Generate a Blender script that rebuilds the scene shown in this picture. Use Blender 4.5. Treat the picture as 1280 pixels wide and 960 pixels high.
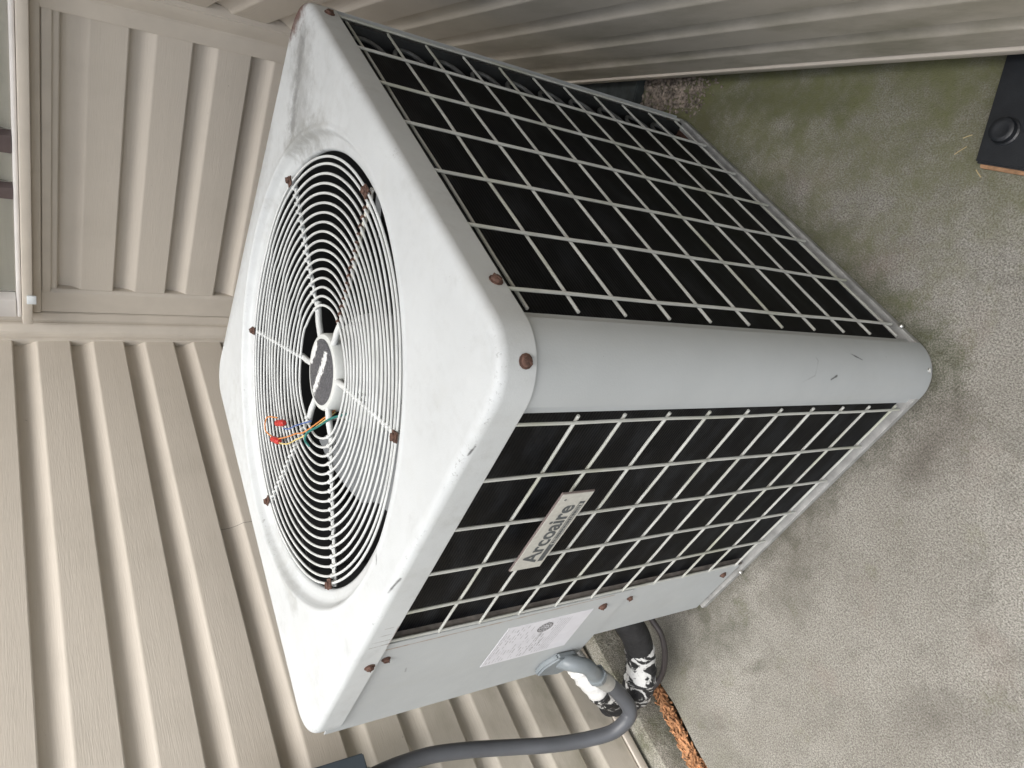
import bpy, bmesh, math, random
from mathutils import Vector, Matrix, Euler
random.seed(7)
R = math.radians
for o in list(bpy.data.objects): bpy.data.objects.remove(o)
scene = bpy.context.scene
COL = scene.collection

# ------------------------------------------------------------------ camera
cam_d = bpy.data.cameras.new('camera'); cam = bpy.data.objects.new('camera', cam_d); COL.objects.link(cam)
c_pos = Vector((-0.33674, -0.30755, 0.99672))
c_r = Vector((0.717947, -0.695949, -0.014364)); c_u = Vector((0.418156, 0.414693, 0.808193)); c_f = Vector((0.556505, 0.586246, -0.588743))
X, Y, Z = -c_u, c_r, -c_f                       # the phone was held sideways
cam.matrix_world = Matrix(((X.x, Y.x, Z.x, c_pos.x), (X.y, Y.y, Z.y, c_pos.y), (X.z, Y.z, Z.z, c_pos.z), (0, 0, 0, 1)))
cam_d.sensor_width = 36; cam_d.lens = 36 * 914.02 / 1280
cam_d.shift_x = -37.2 / 1280; cam_d.shift_y = 23.2 / 1280
cam_d.clip_start = .02; cam_d.clip_end = 500
scene.camera = cam

# ------------------------------------------------------------------ sky, sun, exposure
SUN_EL, SUN_AZ = R(70), R(235)                  # azimuth: direction of the sun in the x-y plane, from +x
world = bpy.data.worlds.new('World'); scene.world = world; world.use_nodes = True
wn = world.node_tree; bg = wn.nodes['Background']
sky = wn.nodes.new('ShaderNodeTexSky'); sky.sky_type = 'NISHITA'; sky.sun_disc = False
sky.sun_elevation = SUN_EL; sky.sun_rotation = math.pi / 2 - SUN_AZ
sky.air_density = 1.0; sky.dust_density = 3.0; sky.ozone_density = 1.0
hs = wn.nodes.new('ShaderNodeHueSaturation'); hs.inputs['Saturation'].default_value = .34
wn.links.new(sky.outputs[0], hs.inputs['Color']); wn.links.new(hs.outputs[0], bg.inputs['Color'])
bg.inputs['Strength'].default_value = .15
sun_d = bpy.data.lights.new('sun', 'SUN'); sun = bpy.data.objects.new('sun', sun_d); COL.objects.link(sun)
sun_d.energy = 1.5; sun_d.angle = R(45); sun_d.color = (1, .975, .94)
sdir = Vector((math.cos(SUN_EL) * math.cos(SUN_AZ), math.cos(SUN_EL) * math.sin(SUN_AZ), math.sin(SUN_EL)))
sun.rotation_euler = sdir.to_track_quat('Z', 'Y').to_euler()
vs = scene.view_settings
vs.view_transform = 'Standard'; vs.look = 'None'; vs.gamma = 1; vs.use_curve_mapping = False
vs.exposure = 1.12

# ------------------------------------------------------------------ node helpers
def new_mat(name):
    m = bpy.data.materials.new(name); m.use_nodes = True
    return m, m.node_tree, m.node_tree.nodes['Principled BSDF']
def lk(nt, a, b): nt.links.new(a, b)
def noise(nt, vec, scale, detail=4, rough=.55, dist=0):
    n = nt.nodes.new('ShaderNodeTexNoise'); n.inputs['Scale'].default_value = scale
    n.inputs['Detail'].default_value = detail; n.inputs['Roughness'].default_value = rough; n.inputs['Distortion'].default_value = dist
    lk(nt, vec, n.inputs['Vector']); return n.outputs['Fac']
def ramp(nt, fac, lo, hi, a=0.0, b=1.0):
    n = nt.nodes.new('ShaderNodeMapRange'); n.clamp = True
    for k, v in zip(('From Min', 'From Max', 'To Min', 'To Max'), (lo, hi, a, b)): n.inputs[k].default_value = v
    lk(nt, fac, n.inputs['Value']); return n.outputs[0]
def math_(nt, op, a, b=None, clamp=False):
    n = nt.nodes.new('ShaderNodeMath'); n.operation = op; n.use_clamp = clamp
    for i, v in enumerate((a, b)):
        if v is None: continue
        if isinstance(v, (int, float)): n.inputs[i].default_value = v
        else: lk(nt, v, n.inputs[i])
    return n.outputs[0]
def mix(nt, fac, a, b):
    n = nt.nodes.new('ShaderNodeMix'); n.data_type = 'RGBA'
    if isinstance(fac, (int, float)): n.inputs[0].default_value = fac
    else: lk(nt, fac, n.inputs[0])
    for s, v in ((6, a), (7, b)):
        if isinstance(v, tuple): n.inputs[s].default_value = (*v, 1) if len(v) == 3 else v
        else: lk(nt, v, n.inputs[s])
    return n.outputs[2]
def coords(nt, kind='Object', scale=(1, 1, 1)):
    t = nt.nodes.new('ShaderNodeTexCoord'); o = t.outputs[kind]
    if scale != (1, 1, 1):
        m = nt.nodes.new('ShaderNodeMapping'); m.inputs['Scale'].default_value = scale
        lk(nt, o, m.inputs['Vector']); o = m.outputs[0]
    return o
def world_pos(nt, scale=(1, 1, 1)):
    g = nt.nodes.new('ShaderNodeNewGeometry'); o = g.outputs['Position']
    if scale != (1, 1, 1):
        m = nt.nodes.new('ShaderNodeMapping'); m.inputs['Scale'].default_value = scale
        lk(nt, o, m.inputs['Vector']); o = m.outputs[0]
    return o
def bump(nt, bsdf, h, strength, dist=.002):
    b = nt.nodes.new('ShaderNodeBump'); b.inputs['Strength'].default_value = strength; b.inputs['Distance'].default_value = dist
    lk(nt, h, b.inputs['Height']); lk(nt, b.outputs[0], bsdf.inputs['Normal'])
def seg_dist(nt, pos, a, b):
    """distance of a point to the segment a-b (for stains and painted shade that have a place of their own)"""
    a = Vector(a); ab = Vector(b) - a; L = ab.length_squared
    v = nt.nodes.new('ShaderNodeVectorMath'); v.operation = 'SUBTRACT'; lk(nt, pos, v.inputs[0]); v.inputs[1].default_value = a
    d = nt.nodes.new('ShaderNodeVectorMath'); d.operation = 'DOT_PRODUCT'; lk(nt, v.outputs[0], d.inputs[0]); d.inputs[1].default_value = ab
    t = math_(nt, 'DIVIDE', d.outputs['Value'], L, True)
    s = nt.nodes.new('ShaderNodeVectorMath'); s.operation = 'SCALE'; s.inputs[0].default_value = ab; lk(nt, t, s.inputs['Scale'])
    e = nt.nodes.new('ShaderNodeVectorMath'); e.operation = 'DISTANCE'; lk(nt, v.outputs[0], e.inputs[0]); lk(nt, s.outputs[0], e.inputs[1])
    return e.outputs['Value']

def simple(name, col, rough=.5, metal=0, var=.12, nscale=30, bstr=0, bscale=200, spec=.5):
    m, nt, b = new_mat(name); p = world_pos(nt)
    dark = tuple(c * (1 - var) for c in col); lite = tuple(min(1, c * (1 + var)) for c in col)
    lk(nt, mix(nt, ramp(nt, noise(nt, p, nscale), .3, .7), dark, lite), b.inputs['Base Color'])
    b.inputs['Roughness'].default_value = rough; b.inputs['Metallic'].default_value = metal
    b.inputs['Specular IOR Level'].default_value = spec
    if bstr: bump(nt, b, noise(nt, p, bscale), bstr)
    return m

def paint_mat(name, col, stains=(), mildew=0.0, rust_edge=0.0):
    m, nt, b = new_mat(name); p = world_pos(nt)
    c = mix(nt, ramp(nt, noise(nt, p, 9, 5), .35, .7), tuple(x * .93 for x in col), col)
    # thin film of dirt, run down in streaks
    st = noise(nt, world_pos(nt, (22, 22, 4)), 1.0, 5, .6)
    c = mix(nt, ramp(nt, st, .55, .8, 0, .22), c, (.40, .40, .36))
    # chips and tiny scratches
    ch = noise(nt, world_pos(nt, (150, 60, 220)), 1.0, 3, .7)
    c = mix(nt, ramp(nt, ch, .765, .785, 0, .75), c, (.10, .10, .105))
    sp = noise(nt, p, 420, 2)
    c = mix(nt, ramp(nt, sp, .74, .80, 0, .35), c, (.25, .22, .18))
    if mildew:
        md = noise(nt, world_pos(nt, (16, 16, 16)), 1.0, 6, .65, .6)
        c = mix(nt, ramp(nt, md, .60, .85, 0, mildew), c, (.22, .22, .20))
    if mildew:
        gr = noise(nt, world_pos(nt, (55, 55, 55)), 1.0, 5, .7)
        patch = ramp(nt, noise(nt, p, 5.5, 4), .42, .66)
        c = mix(nt, math_(nt, 'MULTIPLY', patch, ramp(nt, gr, .46, .70, 0, .34)), c, (.30, .30, .285))
        sz = nt.nodes.new('ShaderNodeSeparateXYZ'); lk(nt, p, sz.inputs[0])
        band = math_(nt, 'MULTIPLY', ramp(nt, sz.outputs['Z'], .6800, .6845), ramp(nt, sz.outputs['Z'], .6872, .6886, 1, 0))
        wear = math_(nt, 'MULTIPLY', band, ramp(nt, noise(nt, p, 260, 4, .75), .57, .66, 0, .6))
        wear = math_(nt, 'MULTIPLY', wear, ramp(nt, noise(nt, p, 14, 2), .48, .60))
        c = mix(nt, wear, c, (.10, .095, .09))
    for (a, q, rad, colr, amt) in stains:
        d = seg_dist(nt, p, a, q)
        f = math_(nt, 'SUBTRACT', 1.0, math_(nt, 'DIVIDE', d, rad))
        n = noise(nt, p, 70, 5, .7)
        f = ramp(nt, math_(nt, 'ADD', f, math_(nt, 'MULTIPLY', math_(nt, 'SUBTRACT', n, .5), 1.6)), .25, .9, 0, amt)
        c = mix(nt, f, c, colr)
    lk(nt, c, b.inputs['Base Color'])
    lk(nt, ramp(nt, noise(nt, p, 40), .3, .7, .42, .60), b.inputs['Roughness'])
    h = math_(nt, 'ADD', noise(nt, p, 500, 2), math_(nt, 'MULTIPLY', noise(nt, p, 12, 2), 2.5))
    bump(nt, b, h, .10, .0015)
    return m

def wire_mat(name, col, rust=.12):
    m, nt, b = new_mat(name); p = world_pos(nt)
    c = mix(nt, ramp(nt, noise(nt, p, 26), .35, .7), tuple(x * .80 for x in col), col)
    c = mix(nt, ramp(nt, noise(nt, p, 9, 4), .50, .72, 0, .55 if rust > 0 else .1), c, (.30, .31, .20))       # algae film
    rm = noise(nt, p, 32, 5, .7)
    c = mix(nt, ramp(nt, rm, .73 - rust, .78 - rust, 0, .9), c, (.20, .085, .035))
    lk(nt, c, b.inputs['Base Color']); b.inputs['Roughness'].default_value = .5
    bump(nt, b, noise(nt, p, 300), .15, .001)
    return m

# ------------------------------------------------------------------ mesh helpers
def obj(name, verts, faces, m, parent=None, smooth=None):
    me = bpy.data.meshes.new(name); me.from_pydata([tuple(v) for v in verts], [], faces); me.update()
    return link(name, me, m, parent, smooth)
def link(name, me, m, parent=None, smooth=None):
    if m and not me.materials: me.materials.append(m)
    if smooth is not None:
        me.polygons.foreach_set('use_smooth', [True] * len(me.polygons))
        me.set_sharp_from_angle(angle=R(smooth))
    o = bpy.data.objects.new(name, me); COL.objects.link(o); o.parent = parent
    return o
def wnorm(o):
    md = o.modifiers.new('weighted_normal', 'WEIGHTED_NORMAL'); md.weight = 100; md.keep_sharp = True; return o
def empty(name, parent=None, loc=(0, 0, 0)):
    o = bpy.data.objects.new(name, None); COL.objects.link(o); o.parent = parent; o.location = loc
    o.empty_display_size = .05
    return o
def tag(o, label=None, cat=None, group=None, kind=None):
    if label: o['label'] = label
    if cat: o['category'] = cat
    if group: o['group'] = group
    if kind: o['kind'] = kind
    return o
def box_data(x0, x1, y0, y1, z0, z1):
    v = [(x, y, z) for z in (z0, z1) for y in (y0, y1) for x in (x0, x1)]
    f = [(0, 2, 3, 1), (4, 5, 7, 6), (0, 1, 5, 4), (2, 6, 7, 3), (0, 4, 6, 2), (1, 3, 7, 5)]
    return v, f
def bbox(name, b, m, parent=None, bev=0.0, seg=2, frame=None):
    v, f = box_data(*b)
    if frame: v = [frame(*q) for q in v]
    bm = bmesh.new(); vs_ = [bm.verts.new(q) for q in v]
    for q in f: bm.faces.new([vs_[i] for i in q])
    bmesh.ops.recalc_face_normals(bm, faces=bm.faces)
    if bev: bmesh.ops.bevel(bm, geom=list(bm.edges), offset=bev, segments=seg, affect='EDGES', profile=.5)
    me = bpy.data.meshes.new(name); bm.to_mesh(me); bm.free()
    return link(name, me, m, parent, 40 if bev else None)
def poly_prism(name, pts, h0, h1, to3, m, parent=None, bev=0.0):
    """2-D outline pts extruded from h0 to h1; to3(u, v, h) -> 3-D"""
    bm = bmesh.new(); n = len(pts)
    a = [bm.verts.new(to3(u, v, h0)) for u, v in pts]; b = [bm.verts.new(to3(u, v, h1)) for u, v in pts]
    bm.faces.new(a[::-1]); bm.faces.new(b)
    for i in range(n): bm.faces.new((a[i], a[(i + 1) % n], b[(i + 1) % n], b[i]))
    bmesh.ops.recalc_face_normals(bm, faces=bm.faces)
    if bev: bmesh.ops.bevel(bm, geom=list(bm.edges), offset=bev, segments=2, affect='EDGES')
    me = bpy.data.meshes.new(name); bm.to_mesh(me); bm.free()
    return link(name, me, m, parent, 35 if bev else None)
def catmull(P, n=8):
    P = [Vector(p) for p in P]; out = []
    Q = [P[0] * 2 - P[1]] + P + [P[-1] * 2 - P[-2]]
    for i in range(1, len(Q) - 2):
        a, b, c, d = Q[i - 1:i + 3]
        for k in range(n):
            t = k / n
            out.append(.5 * (2 * b + (c - a) * t + (2 * a - 5 * b + 4 * c - d) * t * t + (3 * b - a - 3 * c + d) * t ** 3))
    out.append(P[-1]); return out
def tube_data(path, rad, sides=8, closed=False, caps=True):
    path = [Vector(p) for p in path]; n = len(path); v = []; f = []
    rr = rad if isinstance(rad, (list, tuple)) else [rad] * n
    up = None
    for i, p in enumerate(path):
        if closed: t = (path[(i + 1) % n] - path[i - 1]).normalized()
        else: t = (path[min(i + 1, n - 1)] - path[max(i - 1, 0)]).normalized()
        if up is None:
            up = Vector((0, 0, 1)) if abs(t.z) < .9 else Vector((1, 0, 0))
        s = t.cross(up).normalized(); up = s.cross(t).normalized()
        for k in range(sides):
            a = 2 * math.pi * k / sides
            v.append(p + (s * math.cos(a) + up * math.sin(a)) * rr[i])
    for i in range(n if closed else n - 1):
        j = (i + 1) % n
        for k in range(sides):
            l = (k + 1) % sides
            f.append((i * sides + k, i * sides + l, j * sides + l, j * sides + k))
    if caps and not closed:
        f.append(tuple(range(sides))[::-1]); f.append(tuple(range((n - 1) * sides, n * sides)))
    return v, f
def tube(name, path, rad, m, parent=None, sides=8, closed=False):
    v, f = tube_data(path, rad, sides, closed); return obj(name, v, f, m, parent, 50)
def lathe(name, prof, m, parent=None, seg=48, loc=(0, 0, 0), smooth=40):
    v = []; f = []
    for r, z in prof:
        for k in range(seg):
            a = 2 * math.pi * k / seg; v.append((loc[0] + r * math.cos(a), loc[1] + r * math.sin(a), loc[2] + z))
    for i in range(len(prof) - 1):
        for k in range(seg):
            l = (k + 1) % seg; f.append((i * seg + k, i * seg + l, (i + 1) * seg + l, (i + 1) * seg + k))
    return obj(name, v, f, m, parent, smooth)
def merge(parts):
    V = []; F = []
    for v, f in parts:
        n = len(V); V += [tuple(q) for q in v]; F += [tuple(i + n for i in q) for q in f]
    return V, F

# ------------------------------------------------------------------ materials
SKY_W = (.80, .82, .82)
M_lid = paint_mat('lid_paint', (.545, .568, .572), mildew=.45, stains=[
    ((.640, .040, .689), (.600, .145, .689), .022, (.10, .10, .095), .55),
    ((.63, .06, .689), (.57, .13, .689), .075, (.20, .20, .19), .50),
    ((.60, .17, .689), (.50, .09, .689), .035, (.22, .22, .20), .45), ((.30, .63, .689), (.16, .60, .689), .030, (.26, .26, .24), .40), ((.69, .20, .686), (.69, .60, .686), .030, (.26, .26, .25), .35),
    ((.670, .014, .684), (.694, .050, .686), .030, (.115, .06, .048), .95),
    ((.684, .016, .680), (.698, .05, .684), .034, (.115, .06, .048), .95),
    ((-.001, .438, .654), (-.001, .441, .676), .0022, (.10, .05, .03), .9), ((-.001, .428, .656), (-.001, .430, .676), .0018, (.08, .05, .04), .9), ((-.001, .415, .658), (-.001, .417, .672), .0016, (.08, .05, .04), .85), ((-.001, .400, .660), (-.001, .401, .670), .0016, (.08, .05, .04), .85), ((-.001, .446, .653), (-.001, .40, .6535), .0022, (.16, .08, .04), .8),
    ((.001, .10, .682), (.001, .112, .684), .0018, (.07, .07, .07), .9), ((.002, .30, .684), (.004, .33, .688), .0025, (.06, .06, .06), .9), ((.06, .30, .689), (.04, .33, .689), .002, (.06, .06, .06), .9)])
M_panel_shaded = paint_mat('panel_paint_shaded', (.445, .468, .474), stains=[  # lid's own paint, colour darkened for the lesser light on the sides
    ((.040, .006, .215), (.026, .010, .171), .0020, (.05, .05, .055), .9), ((.010, .028, .235), (.012, .024, .225), .0024, (.06, .06, .06), .9),
    ((.050, .004, .285), (.024, .012, .262), .0016, (.30, .31, .32), .8), ((.024, .012, .262), (.012, .024, .268), .0016, (.30, .31, .32), .8), ((.012, .024, .268), (.005, .042, .320), .0016, (.30, .31, .32), .8),
    ((.0046, .53, .60), (.0046, .54, .598), .003, (.2, .2, .21), .8), ((.0046, .465, .668), (.0046, .455, .30), .0022, (.25, .16, .10), .8)])
M_wire = wire_mat('guard_wire', (.56, .57, .535), .055)
M_grille = wire_mat('grille_wire', (.66, .68, .67), -.03)
M_grille_rusty = wire_mat('grille_wire_rusty', (.70, .68, .62), .17)
M_rust = simple('rust', (.095, .050, .036), .85, 0, .45, 220, .5, 300)
M_bolt = simple('zinc', (.62, .62, .60), .35, .9, .1, 100)
M_motor = paint_mat('motor_paint', (.60, .62, .60), mildew=.35)
M_black = simple('black_metal', (.012, .012, .013), .6, 0, .3, 40)
M_shroud = simple('shroud_paint', (.012, .0125, .013), .5, 0, .2, 30)
M_blade = simple('fan_blade', (.26, .275, .285), .5, .2, .12, 20)
M_base = simple('base_pan_paint', (.34, .34, .33), .55, 0, .25, 40, .2)
M_ubend = simple('tube_dull', (.12, .125, .125), .6, .2, .35, 60)
M_grey_pvc = simple('grey_pvc', (.20, .225, .24), .42, 0, .12, 30, .1, 300)
M_conduit = simple('conduit_vinyl', (.085, .090, .10), .45, 0, .12, 25, .1, 200)
M_ferrule = simple('clear_ferrule', (.42, .42, .40), .35, .3, .15, 60)
M_boxgrey = simple('disconnect_grey', (.055, .07, .085), .5, 0, .1, 30)
M_foam = simple('black_foam', (.016, .016, .017), .85, 0, .4, 60, .5, 150)
M_tape = simple('white_tape', (.68, .68, .66), .6, 0, .15, 80, .4, 120)
M_cable = simple('dark_cable', (.025, .021, .021), .5, 0, .2, 60)
M_plastic = simple('black_plastic', (.014, .016, .019), .35, 0, .2, 60, .15, 500)
M_wood = simple('pale_wood', (.42, .24, .13), .8, 0, .35, 90, .4, 200)
M_badge = simple('badge_silver', (.56, .56, .52), .38, .25, .08, 250)
M_badge_rim = simple('badge_rim', (.23, .19, .18), .45, .2, .15, 100)
M_ink = simple('dark_ink', (.075, .085, .09), .5, 0, .25, 400)
M_label_ink = simple('faded_ink', (.44, .44, .46), .6, 0, .4, 350)
M_logo_ink = simple('logo_ink', (.18, .175, .18), .6, 0, .3, 350)
M_label = simple('label_vinyl', (.66, .66, .70), .45, 0, .05, 60)
M_red = simple('red_nylon', (.42, .030, .025), .4, 0, .1, 80)
M_wire_or = simple('orange_insulation', (.58, .22, .06), .45)
M_wire_ye = simple('yellow_insulation', (.60, .47, .18), .45)
M_wire_bl = simple('blue_insulation', (.07, .12, .30), .45)
M_wire_gr = simple('green_insulation', (.02, .15, .13), .45)
M_frame = simple('window_vinyl', (.66, .64, .62), .45, 0, .06, 20)
M_curtain = simple('curtain_cloth', (.70, .66, .63), .9, 0, .08, 20)
M_blind = simple('blind_dark', (.05, .06, .06), .7, 0, .5, 40)
M_mull = simple('brown_mullion', (.10, .075, .075), .5, 0, .15, 40)
M_clip = simple('clip_translucent', (.66, .70, .72), .35, 0, .1, 60)

# dark fins of the condenser coil
m, nt, b = new_mat('coil_fins'); p = world_pos(nt)
wv = nt.nodes.new('ShaderNodeTexWave'); wv.wave_type = 'BANDS'; wv.bands_direction = 'Z'; wv.inputs['Scale'].default_value = 85
wv.inputs['Distortion'].default_value = 1.2; wv.inputs['Detail'].default_value = 1; lk(nt, p, wv.inputs['Vector'])
dust = noise(nt, world_pos(nt, (14, 14, 40)), 1, 5, .6)
c = mix(nt, ramp(nt, dust, .46, .74, 0, .9), (.0018, .0022, .0032), (.020, .022, .026))
c = mix(nt, math_(nt, 'MULTIPLY', wv.outputs['Fac'], .35), c, (.0015, .0015, .002))
lk(nt, c, b.inputs['Base Color']); b.inputs['Roughness'].default_value = .55; b.inputs['Specular IOR Level'].default_value = .12
bump(nt, b, wv.outputs['Fac'], .2, .001); M_coil = m

# vinyl siding: wood-grain emboss runs along each board (object x)
def siding_mat(name, col, algae=0.0):
    m, nt, b = new_mat(name)
    oi = nt.nodes.new('ShaderNodeObjectInfo')
    base = mix(nt, oi.outputs['Random'], tuple(x * .965 for x in col), tuple(x * 1.02 for x in col))
    p = coords(nt, 'Object')
    g = noise(nt, coords(nt, 'Object', (30, 200, 480)), 1, 3, .6, .35)
    c = mix(nt, ramp(nt, g, .55, .75, 0, .10), base, tuple(x * .72 for x in col))
    w = world_pos(nt)
    c = mix(nt, ramp(nt, noise(nt, w, 7, 5, .6), .5, .8, 0, .16), c, (.26, .24, .19))
    c = mix(nt, ramp(nt, noise(nt, w, 160, 2), .77, .80, 0, .5), c, (.13, .11, .08))
    if algae:
        sx = nt.nodes.new('ShaderNodeSeparateXYZ'); lk(nt, w, sx.inputs[0])
        low = ramp(nt, sx.outputs['Z'], .10, .62, 1, 0)
        f = math_(nt, 'MULTIPLY', low, ramp(nt, noise(nt, world_pos(nt, (6, 6, 12)), 1, 6, .65), .42, .68, 0, algae))
        c = mix(nt, f, c, (.14, .135, .07))
    lk(nt, c, b.inputs['Base Color']); b.inputs['Roughness'].default_value = .52; b.inputs['Specular IOR Level'].default_value = .35
    bump(nt, b, g, .30, .0012)
    return m
M_siding = siding_mat('vinyl_siding', (.575, .525, .455))
M_siding_low = siding_mat('vinyl_siding_weathered', (.56, .515, .44), .6)
M_trim = simple('vinyl_trim', (.565, .515, .445), .5, 0, .06, 14, .08, 150)
M_sheath = simple('sheathing', (.12, .10, .08), .9)

def concrete_mat(name, moss_amt, base_a=(.285, .268, .232), base_b=(.46, .442, .398), wall=True):
    m, nt, b = new_mat(name); p = world_pos(nt)
    big = noise(nt, p, 3.2, 6, .6, .4)
    c = mix(nt, ramp(nt, big, .32, .68), base_a, base_b)
    mid = noise(nt, p, 22, 5, .65)
    c = mix(nt, ramp(nt, mid, .5, .75, 0, .35), c, (.12, .115, .10))
    fine = noise(nt, p, 420, 3, .7)
    c = mix(nt, ramp(nt, fine, .38, .62, 0, .85), c, (.115, .108, .092))
    c = mix(nt, ramp(nt, noise(nt, p, 75, 1), .81, .83, 0, .8), c, (.05, .042, .035))
    c = mix(nt, ramp(nt, noise(nt, p, 480, 2, .6), .58, .70, 0, .65), c, (.52, .51, .46))
    # warm reddish patches
    c = mix(nt, ramp(nt, noise(nt, p, 8, 4), .58, .75, 0, .25), c, (.24, .17, .14))
    # old damp stains
    st = noise(nt, p, 5.5, 6, .7, .8)
    c = mix(nt, ramp(nt, st, .58, .74, 0, .6), c, (.085, .082, .065))
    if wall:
        # old oil and damp marks, plus the unit's painted contact shadow, placed on the slab
        for (a, q, rad, colr, amt) in (((-.045, .045, 0), (-.060, .12, 0), .060, (.075, .062, .050), .6), ((.004, .03, 0), (.012, .60, 0), .045, (.055, .055, .038), .75), ((.02, .004, 0), (.66, .010, 0), .060, (.05, .058, .022), .8),  # last two: contact shadow painted along the base rim, the greener one with moss
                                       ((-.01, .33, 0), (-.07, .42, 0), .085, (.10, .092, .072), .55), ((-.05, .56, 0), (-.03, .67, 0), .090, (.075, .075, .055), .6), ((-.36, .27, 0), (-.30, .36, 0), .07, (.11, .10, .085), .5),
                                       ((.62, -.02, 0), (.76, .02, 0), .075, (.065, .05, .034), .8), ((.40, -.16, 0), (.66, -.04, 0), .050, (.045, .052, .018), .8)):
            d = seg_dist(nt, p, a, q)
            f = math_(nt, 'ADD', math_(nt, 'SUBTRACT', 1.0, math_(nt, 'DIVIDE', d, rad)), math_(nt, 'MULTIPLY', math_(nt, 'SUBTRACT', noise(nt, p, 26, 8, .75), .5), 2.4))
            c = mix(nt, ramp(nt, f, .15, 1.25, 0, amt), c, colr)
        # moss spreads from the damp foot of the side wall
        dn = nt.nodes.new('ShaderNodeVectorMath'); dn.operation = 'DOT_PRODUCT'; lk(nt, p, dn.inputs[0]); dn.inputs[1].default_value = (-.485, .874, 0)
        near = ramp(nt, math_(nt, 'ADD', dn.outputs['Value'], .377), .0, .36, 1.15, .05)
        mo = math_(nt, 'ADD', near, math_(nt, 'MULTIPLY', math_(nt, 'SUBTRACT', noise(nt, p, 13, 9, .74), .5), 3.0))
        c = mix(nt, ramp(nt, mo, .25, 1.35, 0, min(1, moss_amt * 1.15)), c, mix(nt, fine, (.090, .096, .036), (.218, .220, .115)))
        # and from the planting gap behind
        sx = nt.nodes.new('ShaderNodeSeparateXYZ'); lk(nt, p, sx.inputs[0])
        back = math_(nt, 'ADD', ramp(nt, sx.outputs['Y'], .45, .80, 0, 1), math_(nt, 'MULTIPLY', math_(nt, 'SUBTRACT', noise(nt, p, 9, 6, .65), .5), 1.5))
        c = mix(nt, ramp(nt, back, .7, 1.3, 0, moss_amt * .6), c, (.10, .105, .06))
    else:
        c = mix(nt, ramp(nt, noise(nt, p, 14, 6, .7), .45, .66, 0, moss_amt), c, (.07, .08, .03))
    lk(nt, c, b.inputs['Base Color']); b.inputs['Roughness'].default_value = .9; b.inputs['Specular IOR Level'].default_value = .25
    h = math_(nt, 'ADD', fine, math_(nt, 'MULTIPLY', noise(nt, p, 60, 4), 1.2))
    bump(nt, b, h, .8, .003)
    return m
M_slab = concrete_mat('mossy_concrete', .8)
M_found = concrete_mat('foundation_concrete', .6, (.40, .38, .32), (.60, .57, .49), False)
M_soil = simple('damp_soil', (.06, .055, .035), .95, 0, .6, 60, .8, 120)
M_peb = simple('pebble_stone', (.21, .175, .145), .8, 0, .75, 110, .3, 300)
M_chip = simple('cedar_chip', (.40, .20, .095), .85, 0, .75, 110, .4, 300)
M_straw = simple('dry_straw', (.50, .40, .22), .8, 0, .2, 60)
M_glass, nt, b = new_mat('window_glass')
b.inputs['Base Color'].default_value = (.9, .93, .92, 1); b.inputs['Roughness'].default_value = .03
b.inputs['Transmission Weight'].default_value = 1; b.inputs['IOR'].default_value = 1.45
b.inputs['Coat Weight'].default_value = 0

# hub sticker: black, its silver print almost rubbed away
m, nt, b = new_mat('worn_sticker'); p = world_pos(nt)
dl = seg_dist(nt, p, (.352, .325, .664), (.352, .386, .664))
f = math_(nt, 'ADD', math_(nt, 'SUBTRACT', 1, math_(nt, 'DIVIDE', dl, .0085)), math_(nt, 'MULTIPLY', math_(nt, 'SUBTRACT', noise(nt, p, 260, 4, .75), .5), 3.4))
c = mix(nt, ramp(nt, f, .30, .42), mix(nt, ramp(nt, noise(nt, p, 700, 2), .48, .66), (.035, .036, .042), (.20, .20, .21)), (.72, .73, .72))
de = seg_dist(nt, p, (.392, .340, .664), (.392, .362, .664))
f2 = math_(nt, 'ADD', math_(nt, 'SUBTRACT', 1, math_(nt, 'DIVIDE', de, .014)), math_(nt, 'MULTIPLY', math_(nt, 'SUBTRACT', noise(nt, p, 140, 4, .7), .5), 1.6))
c = mix(nt, ramp(nt, f2, .3, .4), c, (.72, .73, .72))
lk(nt, c, b.inputs['Base Color']); b.inputs['Roughness'].default_value = .55; M_sticker = m

# ================================================================== SETTING
# ground and slab -------------------------------------------------------------
g = obj('ground', *(lambda n, s: ([( -s + 2 * s * i / n, -s + 2 * s * j / n, -.055) for j in range(n + 1) for i in range(n + 1)],
        [(j * (n + 1) + i, j * (n + 1) + i + 1, (j + 1) * (n + 1) + i + 1, (j + 1) * (n + 1) + i) for j in range(n) for i in range(n)]))(8, 60), M_soil)
tag(g, 'dark damp soil around the concrete slab', kind='structure')
# slab: slightly uneven front edge towards the planting gap
edge = []
for i in range(61):
    x = -3.0 + 4.6 * i / 60
    edge.append((x, .797 + .006 * math.sin(x * 9.0) + .004 * math.sin(x * 31 + 1)))
outline = [(-3.0, -3.0), (1.6, -3.0)] + edge[::-1]
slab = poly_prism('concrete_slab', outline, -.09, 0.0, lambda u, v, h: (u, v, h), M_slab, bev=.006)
tag(slab, 'grey concrete slab stained with green moss', kind='structure')

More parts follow.
